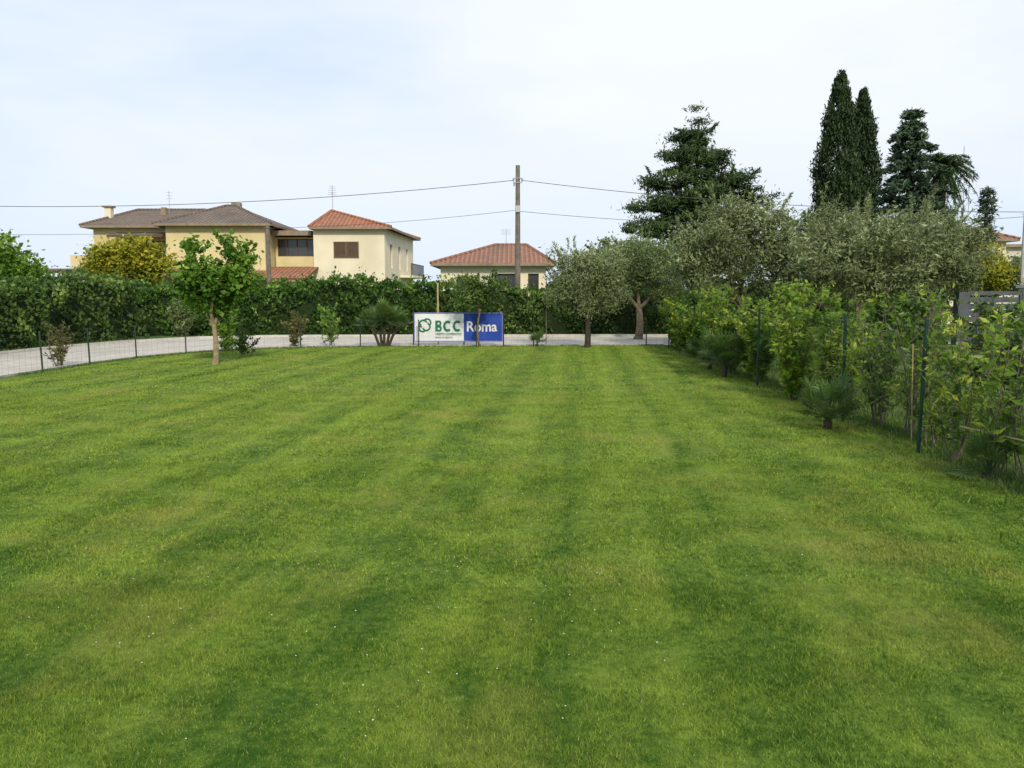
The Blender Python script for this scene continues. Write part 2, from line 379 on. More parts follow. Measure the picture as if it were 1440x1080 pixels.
tree('olive_tree',(9.6,24,0),[((9.1,24,3.6),(.7,.9,.65)),((9.5,24,2.7),(1.5,1.3,.95)),((10.4,24,3.1),(.9,1,.8)),((8.3,24,3.0),(.7,.8,.8))],.22,1.3,'L_olive',nc=260,per=66,cr=.34,sprigs=90,**kw)
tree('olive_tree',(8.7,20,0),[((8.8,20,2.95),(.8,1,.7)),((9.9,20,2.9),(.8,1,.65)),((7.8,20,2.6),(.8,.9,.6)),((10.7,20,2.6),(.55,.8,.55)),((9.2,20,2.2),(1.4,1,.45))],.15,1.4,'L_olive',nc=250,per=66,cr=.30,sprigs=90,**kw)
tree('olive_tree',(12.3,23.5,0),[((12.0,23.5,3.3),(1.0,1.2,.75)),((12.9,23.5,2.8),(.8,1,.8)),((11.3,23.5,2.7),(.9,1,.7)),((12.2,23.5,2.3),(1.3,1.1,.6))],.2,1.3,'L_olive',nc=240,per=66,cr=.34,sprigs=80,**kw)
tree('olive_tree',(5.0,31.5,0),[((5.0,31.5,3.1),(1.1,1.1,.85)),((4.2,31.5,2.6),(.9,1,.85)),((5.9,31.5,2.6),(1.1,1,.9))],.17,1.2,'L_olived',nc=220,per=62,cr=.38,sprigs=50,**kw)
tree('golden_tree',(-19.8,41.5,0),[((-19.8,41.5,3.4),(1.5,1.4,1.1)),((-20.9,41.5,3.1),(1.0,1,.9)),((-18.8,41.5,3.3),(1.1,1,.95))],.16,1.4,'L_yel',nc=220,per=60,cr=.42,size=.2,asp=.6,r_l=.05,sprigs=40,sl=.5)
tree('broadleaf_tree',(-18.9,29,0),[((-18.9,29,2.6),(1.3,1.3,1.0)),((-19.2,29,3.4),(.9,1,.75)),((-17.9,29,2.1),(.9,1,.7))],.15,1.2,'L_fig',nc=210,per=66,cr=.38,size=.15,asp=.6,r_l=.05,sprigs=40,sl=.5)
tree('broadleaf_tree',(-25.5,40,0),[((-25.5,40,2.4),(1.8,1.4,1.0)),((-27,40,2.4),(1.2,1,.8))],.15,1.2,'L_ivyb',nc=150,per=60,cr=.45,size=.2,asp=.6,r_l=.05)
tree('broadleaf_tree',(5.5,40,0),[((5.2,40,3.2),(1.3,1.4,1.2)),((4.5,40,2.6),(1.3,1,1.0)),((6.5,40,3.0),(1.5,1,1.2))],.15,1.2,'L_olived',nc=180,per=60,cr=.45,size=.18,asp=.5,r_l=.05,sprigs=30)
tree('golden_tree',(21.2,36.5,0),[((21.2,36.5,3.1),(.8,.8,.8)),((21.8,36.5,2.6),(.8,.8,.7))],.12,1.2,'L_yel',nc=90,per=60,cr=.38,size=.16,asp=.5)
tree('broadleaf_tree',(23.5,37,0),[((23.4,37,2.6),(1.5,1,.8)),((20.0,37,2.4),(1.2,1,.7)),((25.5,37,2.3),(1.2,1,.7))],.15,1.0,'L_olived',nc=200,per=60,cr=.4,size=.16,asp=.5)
# big irregular pine, boughs in tiers with gaps between
tree('pine_tree',(10.2,45,0),[((10.25,45,11.4),(.4,.45,.7)),((10.1,45,10.4),(1.0,1.0,.55)),((9.5,45,9.4),(1.2,1.2,.45)),((11.0,45,9.3),(1.2,1.2,.45)),
   ((10.2,45,8.6),(1.4,1.3,.6)),((12.0,45,8.1),(1.3,1.4,.5)),((8.8,45,8.0),(1.5,1.4,.45)),((13.2,45,7.1),(1.1,1.2,.5)),((11.2,45,7.2),(1.9,1.8,.6)),((7.9,45,6.7),(1.5,1.2,.45)),((9.6,45,6.9),(1.5,1.5,.55)),
   ((10.8,45,5.8),(2.9,2.2,.8)),((7.4,45,5.4),(1.2,1.1,.5)),((10.5,45,3.8),(3.2,2,1.3))],.3,5.5,'L_fir',nc=520,per=85,cr=.55,size=.3,asp=.22,r_l=.09,shell=.35,flat=.36,limbs=30,tmin=.0,sprigs=70,sl=.6)

def cypress(name,x,y,h,r,z0=.4):
    b=MB(); b.tube([(x,y,-.05),(x,y,h*.5),(x,y,h*.9)],[.18,.1,.02],7,0)
    n=560; Cs=[];ts=[];D=[]
    for _ in range(n):
        t=rng.uniform()**.85; z=z0+(h-z0-.3)*t
        pr=r*min(1,(t/.14)**.6)*(1-max(0,(t-.45)/.55)**2.1*.9)*(.92+.1*math.sin(z*2.1+x))
        a=rng.uniform(0,6.283); rr=pr*(.55+.5*rng.uniform())
        c=A(x+math.cos(a)*rr,y+math.sin(a)*rr,z); m=int(66*rng.uniform(.6,1.3))
        q=np.clip(rng.normal(size=(m,3)),-1.7,1.7)*A(.13,.13,.30)*(1 if t<.85 else .55)
        Cs.append(c+q); ts.append(np.clip(rng.uniform(0,.6)+rng.uniform(-.1,.25,m),0,1))
        D.append(np.tile(A(math.cos(a)*.25,math.sin(a)*.25,1),(m,1)))
    b.leaves(np.vstack(Cs),.19,.38,1,np.concatenate(ts),0,np.vstack(D))
    return b.build(name,['bark','L_cyp'])
cypress('cypress_tree',15.95,40,12.6,1.15)
cypress('cypress_tree',17.3,40.5,11.9,.98)

def conifer(name,x,y,h,r,leaf,layers=20,z0=1.0,droop=.12,irr=.25,per=6,curve=.9,size=.26,dens=1.0):
    b=MB(); b.tube([(x,y,-.05),(x+.05,y,h*.5),(x,y,h)],[.26,.15,.02],8,0)
    Cs=[];ts=[];D=[]
    for i in range(layers):
        t=(i+.3)/layers; z=z0+(h-z0)*t
        R_=r*(1-t)**curve*(1+irr*rng.uniform(-1,1))+.12
        nb=max(5,int(per*(1-t*.3)+2)); a0=rng.uniform(0,6.28)
        for j in range(nb):
            a=a0+j*6.283/nb+rng.uniform(-.3,.3); L=R_*rng.uniform(.6,1.15)
            dv=A(math.cos(a),math.sin(a),0)
            lift=.25+.35*t
            seg=5; pts=[A(x,y,z)+dv*L*u+A(0,0,L*(lift*u-(lift+droop)*u*u*1.0)) for u in np.linspace(0,1,seg+1)]
            b.tube(pts,[.05*(1-t)+.02]+[.03]*(seg-1)+[.008],4,0)
            tn=rng.uniform(.0,.55)
            m=int((26+60*L)*dens)
            u=rng.uniform(.12,1.05,m)**.8
            base=A(x,y,z)+dv*(L*u)[:,None]; base[:,2]+=L*(lift*u-(lift+droop)*u*u)
            w=(.1+.26*L*(1-u*.7))
            q=rng.normal(size=(m,3)); sd=A(-dv[1],dv[0],0)
            off=sd*(q[:,0]*w*.55)[:,None]+A(0,0,1)*(q[:,1]*.1-.05)[:,None]+dv*(q[:,2]*.1)[:,None]
            Cs.append(base+off); ts.append(np.clip(tn+.25*u+rng.uniform(-.12,.25,m),0,1))
            D.append(dv+sd*np.sign(q[:,0])[:,None]*.6+A(0,0,.1))
    b.leaves(np.vstack(Cs),size,.32,1,np.concatenate(ts),.5,np.vstack(D))
    return b.build(name,['bark',leaf])
conifer('cedar_tree',21.9,45,12.0,2.9,'L_firb',layers=19,irr=.35,per=8,curve=.5,z0=1.0,size=.32,dens=1.5,droop=.08)
conifer('spruce_tree',23.4,40,7.1,1.0,'L_firb',layers=13,irr=.2,per=6,z0=1.5,curve=.7,size=.22)

def feather_palm(name,x,y,h,L=2.2,n=26):
    b=MB(); b.tube([(x,y,-.05),(x,y,h*.5),(x,y,h)],[.22,.17,.2],9,0)
    for i in range(n):
        a=rng.uniform(0,6.283); el=rng.uniform(-1.2,1.25); l=L*rng.uniform(.7,1.1)
        dv=A(math.cos(a),math.sin(a),0); pts=[]
        for u in np.linspace(0,1,8):
            pts.append(A(x,y,h)+dv*l*u*math.cos(el*.8)+A(0,0,l*(math.sin(el)*u-.6*u*u)))
        b.tube(pts,[.03]*4+[.02]*3+[.008],4,1,.4)
        P=np.array(pts); m=52; u=rng.uniform(.12,1,m)*6.99;k=u.astype(int)%7;fr=(u-u.astype(int))[:,None]
        c=P[k]*(1-fr)+P[k+1]*fr; t=P[k+1]-P[k];t/=np.linalg.norm(t,axis=1)[:,None]
        sd=np.cross(t,A(0,0,1));sg=rng.choice([-1,1],m)[:,None]; d=sd*sg+t*.6-A(0,0,.5)
        b.leaves(c+d*.15,.4,.13,1,rng.uniform(.0,.8,m),.2,d)
    b.build(name,['barkdark','L_fir'])
feather_palm('date_palm',24.1,45.5,9.0,1.7,76)

def fan_palm(name,base,n,R_,hs=0.12,fr=.28,trunks=None,el0=.15,leaf='L_palm'):
    b=MB(); base=A(*base); tops=[]
    if trunks is None:
        b.tube([base+A(0,0,-.03),base+A(0,0,hs)],[.05,.06],8,0); tops=[base+A(0,0,hs)]
    else:
        for dx,dy,h in trunks:
            pts=[base+A(dx*.3,dy*.3,-.03),base+A(dx*.6,dy*.6,h*.5),base+A(dx,dy,h)]
            b.tube(pts,[.05,.045,.06],8,0); tops.append(base+A(dx,dy,h))
    for tp in tops:
        for i in range(n):
            a=rng.uniform(0,6.283); el=rng.uniform(el0,1.35); l=R_*rng.uniform(.55,1.0)
            dv=A(math.cos(a)*math.cos(el),math.sin(a)*math.cos(el),math.sin(el))
            e=tp+dv*l; mid=tp+dv*l*.5+A(0,0,.04)
            b.tube([tp,mid,e],[.008,.006,.005],4,1,.3)
            side=np.cross(dv,A(0,0,1)); side/=np.linalg.norm(side)+1e-6
            nrm=np.cross(side,dv); m=15; rr=fr*rng.uniform(.75,1.15); tn=rng.uniform(.1,.9)
            for j in range(m):
                th=(j/(m-1)-.5)*3.9
                d=dv*math.cos(th)+side*math.sin(th)
                tip=e+d*rr*(.75+.25*math.cos(th))-A(0,0,rr*.22)*abs(math.sin(th))+nrm*.02
                w=np.cross(d,nrm)*rr*.055
                mm=e+d*rr*.55
                b.add([e,mm+w,tip,mm-w],[(0,1,2,3)],1,np.clip(tn+rng.uniform(-.15,.15),0,1))
    return b.build(name,['barkdark',leaf])
fan_palm('fan_palm',(4.05,10.1,0),34,.45,.12,.25,el0=.05)
fan_palm('fan_palm',(4.45,7.3,0),16,.3,.05,.2,el0=-.05)
fan_palm('fan_palm',(4.45,16.6,0),40,.62,.25,.33,el0=0)
fan_palm('fan_palm',(4.55,18.3,0),34,.6,.25,.33,el0=0)
fan_palm('multi_stem_fan_palm',(-4.35,27.0,0),20,.42,.6,.32,trunks=[(-.45,0,.72),(-.2,.1,.88),(.05,-.05,.98),(.3,.05,.85),(.5,0,.68)],el0=.0,leaf='L_palm')
fan_palm('fan_palm',(.85,27.05,0),14,.35,.08,.25)

def shrub(name,x,y,h,spread,stems=7,lps=28,leaf='L_laurel',size=.12,asp=.42,bark='bark',z0=.25):
    b=MB(); Cs=[];D=[];ts=[]
    for i in range(stems):
        a=rng.uniform(0,6.283); s=spread*rng.uniform(.3,1); H=h*rng.uniform(.6,1.08)
        p0=A(x+rng.normal()*.06,y+rng.normal()*.06,-.02)
        pts=[]
        bx,by=rng.normal(size=2)*.05
        for u in np.linspace(0,1,7):
            pts.append(p0+A(math.cos(a)*s*u**1.4+bx*math.sin(u*5),math.sin(a)*s*u**1.4+by*math.sin(u*4),H*u))
        b.tube(pts,np.linspace(.011,.003,7),5,0)
        P=np.array(pts); tn=rng.uniform(-.05,.6)
        subs=[(P,lps)]
        for _ in range(5):
            k=rng.integers(1,6); st=P[k]; aa=rng.uniform(0,6.283); l=h*rng.uniform(.12,.3)
            en=st+A(math.cos(aa)*l*.7,math.sin(aa)*l*.7,l*.7)
            Q=np.array([st,(st+en)/2+A(0,0,-.02),en]); b.tube(Q,[.005,.004,.002],4,0); subs.append((Q,int(lps*.5)))
        for Q,m in subs:
            n=len(Q)-1; u=rng.uniform(z0 if len(Q)>3 else .1,1.0,m)*n*.999; k=u.astype(int); f=(u-k)[:,None]
            c=Q[k]*(1-f)+Q[k+1]*f; an=rng.uniform(0,6.283,m)
            d=np.stack([np.cos(an),np.sin(an),rng.uniform(-.3,.9,m)],1)
            Cs.append(c+d*size*.5);D.append(d);ts.append(np.clip(tn+.4*(u/n)+rng.uniform(-.25,.3,m),0,1))
    b.leaves(np.vstack(Cs),size,asp,1,np.concatenate(ts),.35,np.vstack(D))
    return b.build(name,[bark,leaf])
def fx(y): return 4.4+(y-8.5)*.042
for y,h,d,st in [(5.7,1.45,.3,7),(6.5,1.75,.35,8),(7.3,1.55,.35,7),(8.1,1.4,.35,6),(8.9,1.45,.35,6),(9.6,1.7,.4,8),(10.4,1.75,.4,9),(11.3,1.5,.4,9)]:
    shrub('laurel_shrub',fx(y)+.28+rng.uniform(-.1,.25),y,h,d,st,20,size=.10,asp=.4,z0=.2)
for y in np.arange(12.1,27.2,.9):
    shrub('laurel_shrub',fx(y)+.25+rng.uniform(-.3,.25),y,rng.uniform(1.2,2.0),rng.uniform(.3,.55),12,40,size=.115,asp=.48,z0=.08)
for x,y,h in [(6.1,8.3,1.4),(6.6,9.6,1.5),(7.0,11.0,1.6),(7.3,12.4,1.7),(7.6,14.5,1.7),(6.5,16.5,1.7),(8.3,9.7,1.4),(9.2,12.6,1.5),(9.6,15.5,1.6),(6.0,13.3,1.5)]:
    shrub('garden_shrub',x,y,h,.55,9,30,leaf='L_ivyb',size=.11,asp=.5,z0=.05)
shrub('border_shrub',-11.0,19.3,1.15,.35,9,26,leaf='L_red',size=.1,asp=.3,z0=.05)
shrub('border_shrub',-8.85,24.6,1.25,.4,9,34,leaf='L_fig',size=.13,asp=.4,z0=.05)
shrub('border_shrub',-7.7,22.6,.95,.4,6,20,leaf='L_ivyb',size=.12,asp=.5,z0=.1)
shrub('border_shrub',-7.35,26.75,1.2,.4,9,34,leaf='L_red',size=.11,asp=.4,z0=.05)
shrub('border_shrub',-6.1,27.0,1.4,.4,8,30,leaf='L_fig',size=.1,asp=.5,z0=.3)
shrub('border_shrub',-13.6,33.0,1.5,.6,12,40,leaf='L_olived',size=.14,asp=.4,z0=.05)
shrub('border_shrub',-11.9,33.5,1.4,.6,12,40,leaf='L_ivyb',size=.14,asp=.4,z0=.05)

# ---------------------------------------------------------------- hedges
def hedge(name,path,width,hfun,dens,size,leaf,asp=.7):
    b=MB(); P=np.array(path,float); seg=np.linalg.norm(np.diff(P,axis=0),axis=1); L=np.concatenate([[0],np.cumsum(seg)]);tot=L[-1]
    def at(s): return np.stack([np.interp(s,L,P[:,0]),np.interp(s,L,P[:,1])],-1)
    def nrm(s):
        t=at(np.minimum(s+.2,tot))-at(np.maximum(s-.2,0)); t/=np.linalg.norm(t,axis=-1,keepdims=True)
        return np.stack([-t[...,1],t[...,0]],-1)
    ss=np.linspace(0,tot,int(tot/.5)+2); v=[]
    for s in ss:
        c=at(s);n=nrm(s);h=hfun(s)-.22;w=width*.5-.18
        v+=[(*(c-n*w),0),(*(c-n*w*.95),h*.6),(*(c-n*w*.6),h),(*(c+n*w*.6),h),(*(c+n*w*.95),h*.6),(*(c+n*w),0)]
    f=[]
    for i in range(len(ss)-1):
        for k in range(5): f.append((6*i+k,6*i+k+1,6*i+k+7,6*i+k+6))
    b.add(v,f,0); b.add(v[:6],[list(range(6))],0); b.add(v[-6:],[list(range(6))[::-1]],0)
    nn=int(tot*(2.2*2+width)*dens); s=rng.uniform(-.25,tot+.25,nn)
    H=np.array([hfun(q) for q in s]); sc=np.clip(s,0,tot); n=nrm(sc)
    tang=np.stack([n[:,1],-n[:,0]],1); c=at(sc)+tang*(s-sc)[:,None]
    face=rng.uniform(0,1,nn); z=rng.uniform(0,1,nn)*H
    side=np.where(face<.42,-1,np.where(face<.62,1,0))
    bul=.20*np.sin(s*1.9+np.sin(z*2.3)*1.5)+.15*np.sin(s*4.3+z*3.1)+.08*np.sin(s*9+z*7)
    off=np.where(side==0,rng.uniform(-.5,.5,nn)*width*.9,side*(width*.5+bul+rng.normal(size=nn)*.08))
    top=H+.10*np.sin(s*5.1)+.07*np.sin(s*11.3+1)+rng.normal(size=nn)*.08+np.where(rng.uniform(size=nn)<.10,rng.uniform(0,.35,nn),0)
    zz=np.where(side==0,top-(np.abs(off)/(width*.5))**3*.3,z)
    C=np.column_stack([c+n*off[:,None],zz])
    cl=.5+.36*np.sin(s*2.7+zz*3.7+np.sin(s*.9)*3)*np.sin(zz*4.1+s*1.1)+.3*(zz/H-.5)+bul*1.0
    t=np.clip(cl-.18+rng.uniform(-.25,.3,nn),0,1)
    D=np.column_stack([rng.normal(size=nn)*.5,rng.normal(size=nn)*.5,-np.ones(nn)])
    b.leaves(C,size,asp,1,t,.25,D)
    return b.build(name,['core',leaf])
hedge('ivy_hedge',[(-17.1,12),(-16.8,19),(-16.4,24),(-16.1,28),(-15.3,31.3)],1.6,lambda s:1.85+.14*math.sin(s*.8)+.08*math.sin(s*2.3)+.02*s,150,.15,'L_ivyb')
hedge('ivy_hedge',[(-17.8,35.0),(-14.4,35.1),(-11.5,35.2),(-8,35.0),(-3.4,35.0)],1.6,lambda s:1.9+.14*math.sin(s*.9)+.022*s+.35*math.exp(-((s-11.2)/1.6)**2),160,.15,'L_ivy')
hedge('ivy_hedge',[(-3.2,35.1),(2,35.2),(8,35.4),(16,35.6)],1.3,lambda s:2.08+.1*math.sin(s*1.1)+.08*math.sin(s*2.7),150,.15,'L_ivyb')
hedge('ivy_hedge',[(6.6,29.4),(10,29),(15,28.2)],1.2,lambda s:1.7+.1*math.sin(s*1.3),120,.14,'L_ivy')
b=MB()
nn=26000; x=rng.uniform(-190,230,nn); H=3.5+1.3*np.sin(x*.11)+.9*np.sin(x*.31+1)+.5*np.sin(x*.9)
C=np.column_stack([x,150+rng.normal(size=nn)*4,rng.uniform(0,1,nn)**.7*H])
b.leaves(C,1.1,.7,0,rng.uniform(0,1,nn),.3); b.build('distant_trees',['L_dist'])

# ---------------------------------------------------------------- buildings
def wall(b,o,u,L,z0,z1,ops,depth=.18,mat=0,gmat=1,fmat=2,bars=True):
    u=A(*u); n=A(u[1],-u[0])
    def p(a,z,d=0): q=A(*o)+u*a-n*d; return (q[0],q[1],z)
    us=sorted({0,L,*[q for r in ops for q in r[:2]]}); zs=sorted({z0,z1,*[q for r in ops for q in r[2:4]]})
    for i in range(len(us)-1):
        for j in range(len(zs)-1):
            cu=(us[i]+us[i+1])/2;cz=(zs[j]+zs[j+1])/2
            if any(r[0]<cu<r[1] and r[2]<cz<r[3] for r in ops): continue
            b.add([p(us[i],zs[j]),p(us[i+1],zs[j]),p(us[i+1],zs[j+1]),p(us[i],zs[j+1])],[(0,1,2,3)],mat)
    for r in ops:
        a,c,d,e=r[:4]
        for q in ([(a,d),(a,e)],[(c,e),(c,d)],[(a,e),(c,e)],[(c,d),(a,d)]):
            (x0,y0),(x1,y1)=q; b.add([p(x0,y0),p(x1,y1),p(x1,y1,depth),p(x0,y0,depth)],[(0,1,2,3)],mat)
        b.add([p(a,d,depth),p(c,d,depth),p(c,e,depth),p(a,e,depth)],[(0,1,2,3)],gmat)
        if bars:
            def bar(a0,a1,e0,e1):
                v=[p(a0,e0,depth-.05),p(a1,e0,depth-.05),p(a1,e1,depth-.05),p(a0,e1,depth-.05),p(a0,e0,depth-.003),p(a1,e0,depth-.003),p(a1,e1,depth-.003),p(a0,e1,depth-.003)]
                b.add(v,[(0,1,2,3),(0,4,5,1),(1,5,6,2),(2,6,7,3),(3,7,4,0)],fmat)
            t=.06; bar(a,a+t,d,e);bar(c-t,c,d,e);bar(a+t,c-t,e-t,e);bar(a+t,c-t,d,d+t)
            k=max(1,round((c-a)/.7))
            for i in range(1,k): m=a+(c-a)*i/k; bar(m-.03,m+.03,d+t,e-t)
def shutters(b,x0,x1,y,z0,z1,mat=0,closed=False):
    w=(x1-x0)/2
    pan=[(x0,x0+w-.01),(x0+w+.01,x1)] if closed else [(x0-w-.03,x0-.03),(x1+.03,x1+w+.03)]
    for a,c in pan:
        b.box(a,a+.05,y-.05,y-.004,z0,z1,mat);b.box(c-.05,c,y-.05,y-.004,z0,z1,mat)
        b.box(a+.05,c-.05,y-.045,y-.004,z1-.06,z1,mat);b.box(a+.05,c-.05,y-.045,y-.004,z0,z0+.06,mat)
        z=z0+.08
        while z<z1-.1: b.box(a+.05,c-.05,y-.035,y-.01,z,z+.035,mat); z+=.065
def roof(b,faces,th=.14,ridges=()):
    for f in faces: b.slab(f,th,0,1)
    for p,q in ridges: b.tube([A(*p)+A(0,0,.02),A(*q)+A(0,0,.02)],.09,6,0)

H=empty('yellow_house')
b=MB()
wall(b,(-25.9,50),(1,0),4.9,0,5.95,[(3.3,4.4,3.5,5.1),(.9,1.9,3.9,5.1),(.9,1.9,.9,2.1)])
wall(b,(-21,49),(1,0),6.0,0,5.95,[(2.0,3.0,.8,2.2)])
wall(b,(-21,50),(0,-1),1.0,0,5.95,[])
wall(b,(-15.0,49),(0,1),2.2,0,5.95,[])
wall(b,(-25.9,58),(0,-1),8,0,5.95,[(3,4,3.6,4.9)])
wall(b,(-15.0,58),(-1,0),10.9,0,5.95,[])
wall(b,(-15.0,51.2),(1,0),2.7,0,5.4,[(.12,2.58,4.2,5.3)],.1)
wall(b,(-12.3,58),(-1,0),2.7,0,5.4,[])
b.build('walls',['yellow','glass','wood'],H)
b=MB(); e=6.0
roof(b,[[(-26.4,49.4,e),(-20.4,49.4,e),(-20.4,54,7.4),(-24.9,54,7.4)],
        [(-20.4,58.6,e),(-26.4,58.6,e),(-24.9,54,7.4),(-20.4,54,7.4)],
        [(-26.4,58.6,e),(-26.4,49.4,e),(-24.9,54,7.4)]],ridges=[((-24.9,54,7.4),(-20.4,54,7.4)),((-26.4,49.4,e),(-24.9,54,7.4))])
a1=(-18.8,53.4,7.6);a0=(-18.2,53.4,7.6)
roof(b,[[(-21.5,48.4,e+.03),(-14.4,48.4,e+.03),a0,a1],[(-14.4,48.4,e+.03),(-14.4,58.6,e+.03),a0],
        [(-14.4,58.6,e+.03),(-21.5,58.6,e+.03),a1,a0],[(-21.5,58.6,e+.03),(-21.5,48.4,e+.03),a1]],
     ridges=[((-21.5,48.4,e),a1),((-14.4,48.4,e),a0),(a1,a0)])
b.slab([(-14.95,50.2,5.75),(-12.5,50.2,5.75),(-12.5,57.9,6.0),(-14.95,57.9,6.0)],.3,0,1)
b.build('roof',['tileb','fasc'],H)
b=MB()
b.slab([(-24.4,48.6,5.35),(-21.1,48.6,5.35),(-21.1,49.95,5.62),(-24.4,49.95,5.62)],.12,1,2)
b.slab([(-22.4,47.2,2.9),(-19.6,47.2,2.9),(-19.6,48.95,3.45),(-22.4,48.95,3.45)],.12,0,2)
b.slab([(-16.4,46.8,2.75),(-12.0,46.8,2.75),(-12.0,49.9,3.5),(-14.9,49.9,3.5),(-14.9,48.9,3.26),(-16.4,48.9,3.26)],.12,0,2)
b.slab([(-29.2,46,3.15),(-25.6,46,3.15),(-25.6,49.9,3.4),(-29.2,49.9,3.4)],.15,2,2)
b.build('porch_roofs',['tile','tileb','wood'],H)
b=MB()
for x in (-22.2,-19.8,-16.2,-12.2): b.box(x-.09,x+.09,47.0,47.18,0,2.75,0)
for x in (-29.0,-25.8): b.box(x-.09,x+.09,46.2,46.38,0,3.0,0)
b.box(-27.2,-25.92,49.6,51,3.42,4.2,1); b.box(-24.6,-21.2,49.0,49.2,3.0,3.9,1); b.box(-24.6,-21.2,49.2,49.98,2.95,3.1,1)
b.box(-14.9,-12.4,50.9,51.15,3.55,4.15,1)
b.build('porch_posts_and_parapets',['wood','yellow'],H)
b=MB()
b.box(-25.9,-25.5,51.5,51.9,6.1,7.3,0); b.box(-26.0,-25.4,51.4,52,7.3,7.4,1)
b.box(-18.9,-18.3,54.6,55,7.2,7.95,1); b.box(-22.7,-22.4,52.4,52.7,6.6,7.4,1)
b.build('chimneys',['cream','fasc'],H)
b=MB(); x,y,z,h=-22.3,52.8,6.5,2.0
b.tube([(x,y,z),(x,y,z+h)],.016,5)
for k in range(3): b.tube([(x-.2,y,z+h-.1-.2*k),(x+.2,y,z+h-.1-.2*k)],.008,4)
b.build('roof_aerial',['steel'],H)

H=empty('cream_house'); b=MB()
wall(b,(-12.3,50),(1,0),4.4,0,5.85,[(1.25,2.8,4.05,5.05),(1.4,2.7,.9,2.2)])
L=math.hypot(.6,9.5); u=(.6/L,9.5/L)
wall(b,(-7.9,50),u,L,0,5.85,[(1.6,2.3,3.5,5.0),(4.2,4.9,3.5,5.0),(6.8,7.5,3.5,5.0)])
wall(b,(-7.3,59.5),(-1,0),5.0,0,5.85,[]); wall(b,(-12.3,59.5),(0,-1),9.5,0,5.85,[])
b.build('walls',['cream','glass','wood'],H)
b=MB(); e=5.92
a,c=(-11.7,52.6,7.2),(-11.1,57.0,7.2)
FL=(-12.45,49.5,e);FR=(-7.4,49.5,e);BR=(-6.8,60.0,e);BL=(-12.45,60.0,e)
roof(b,[[FL,FR,a],[FR,BR,c,a],[BR,BL,c],[BL,FL,a,c]],ridges=[(FL,a),(FR,a),(a,c),(c,BR)])
b.build('roof',['tile','fasc'],H)
b=MB(); shutters(b,-11.05,-9.5,50,4.05,5.05,0,closed=True)
b.build('shutters',['shutter'],H)
b=MB()
for k in range(26):
    y=54.6+k*.2; b.tube([(-6.85+.06*(k*.2),y,3.1),(-6.85+.06*(k*.2),y,3.9)],.015,4,1)
b.slab([(-7.6,54.5,3.1),(-6.7,54.5,3.1),(-6.4,59.8,3.1),(-7.3,59.4,3.1)],.15,0)
b.tube([(-6.85,54.6,3.9),(-6.55,59.6,3.9)],.03,5,1)
b.build('balcony',['cream','wire'],H)
b=MB(); x,y,z=-11.7,52.9,7.15
b.tube([(x,y,z),(x,y,z+1.7)],.022,5)
for k in range(5): b.tube([(x-.2-.02*k,y,z+1.65-.13*k),(x+.2+.02*k,y,z+1.65-.13*k)],.010,4)
b.tube([(x,y-.3,z+1.2),(x,y+.3,z+1.2)],.015,4)
b.build('roof_aerial',['steel'],H)

H=empty('bungalow'); b=MB()
wall(b,(-4.0,45),(1,0),5.9,0,3.45,[(.9,1.9,1.2,2.8),(3.0,4.4,2.0,2.95),(4.9,5.5,1.9,2.95)])
wall(b,(1.9,45),(0,1),8,0,3.45,[(2,3,1.2,2.6)]); wall(b,(1.9,53),(-1,0),5.9,0,3.45,[]); wall(b,(-4,53),(0,-1),8,0,3.45,[])
b.build('walls',['cream','glass','wood'],H)
b=MB(); e=3.5
FL=(-4.5,44.4,e);FR=(2.4,44.4,e);BR=(2.4,53.6,e);BL=(-4.5,53.6,e)
a=(-1.0,48.4,4.75);c=(.85,48.4,4.75)
roof(b,[[FL,FR,c,a],[FR,BR,c],[BR,BL,a,c],[BL,FL,a]],ridges=[(FL,a),(FR,c),(a,c)])
b.build('roof',['tilec','fasc'],H)
b=MB(); x,y,z=-.35,48.6,4.7
b.tube([(x,y,z),(x,y,z+1.0)],.018,5)
for k in range(3): b.tube([(x-.3,y,z+.95-.12*k),(x+.3,y,z+.95-.12*k)],.010,4)
b.build('roof_aerial',['steel'],H)

H=empty('white_house'); b=MB()
wall(b,(33.0,55),(1,0),9,0,5.0,[(1.2,2.2,3.2,4.4),(4.2,5.2,3.2,4.4)]); wall(b,(33,63),(0,-1),8,0,5.0,[(3,4,3.2,4.4)]); wall(b,(42,55),(0,1),8,0,5,[])
wall(b,(42,63),(-1,0),9,0,5,[])
b.build('walls',['white','glass','wood'],H)
b=MB(); b.slab([(32.6,54.6,5.2),(42.4,54.6,5.2),(42.4,63.4,5.2),(32.6,63.4,5.2)],.2,0,1); b.build('roof',['conc','fasc'],H)
H=empty('red_roof_house'); b=MB()
wall(b,(25.8,48),(1,0),3.6,0,5.0,[(.5,1.3,3,4.2)]); wall(b,(25.8,56),(0,-1),8,0,5.0,[]); wall(b,(29.4,48),(0,1),8,0,5,[]); wall(b,(29.4,56),(-1,0),3.6,0,5,[])
b.build('walls',['cream','glass','wood'],H)
b=MB(); FL=(25.3,47.5,5.05);FR=(29.9,47.5,5.05);BR=(29.9,56.5,5.05);BL=(25.3,56.5,5.05);a=(27.6,50,6.0);c=(27.6,54,6.0)
roof(b,[[FL,FR,a],[FR,BR,c,a],[BR,BL,c],[BL,FL,a,c]],ridges=[(FL,a),(FR,a),(a,c)]); b.build('roof',['tilec','fasc'],H)

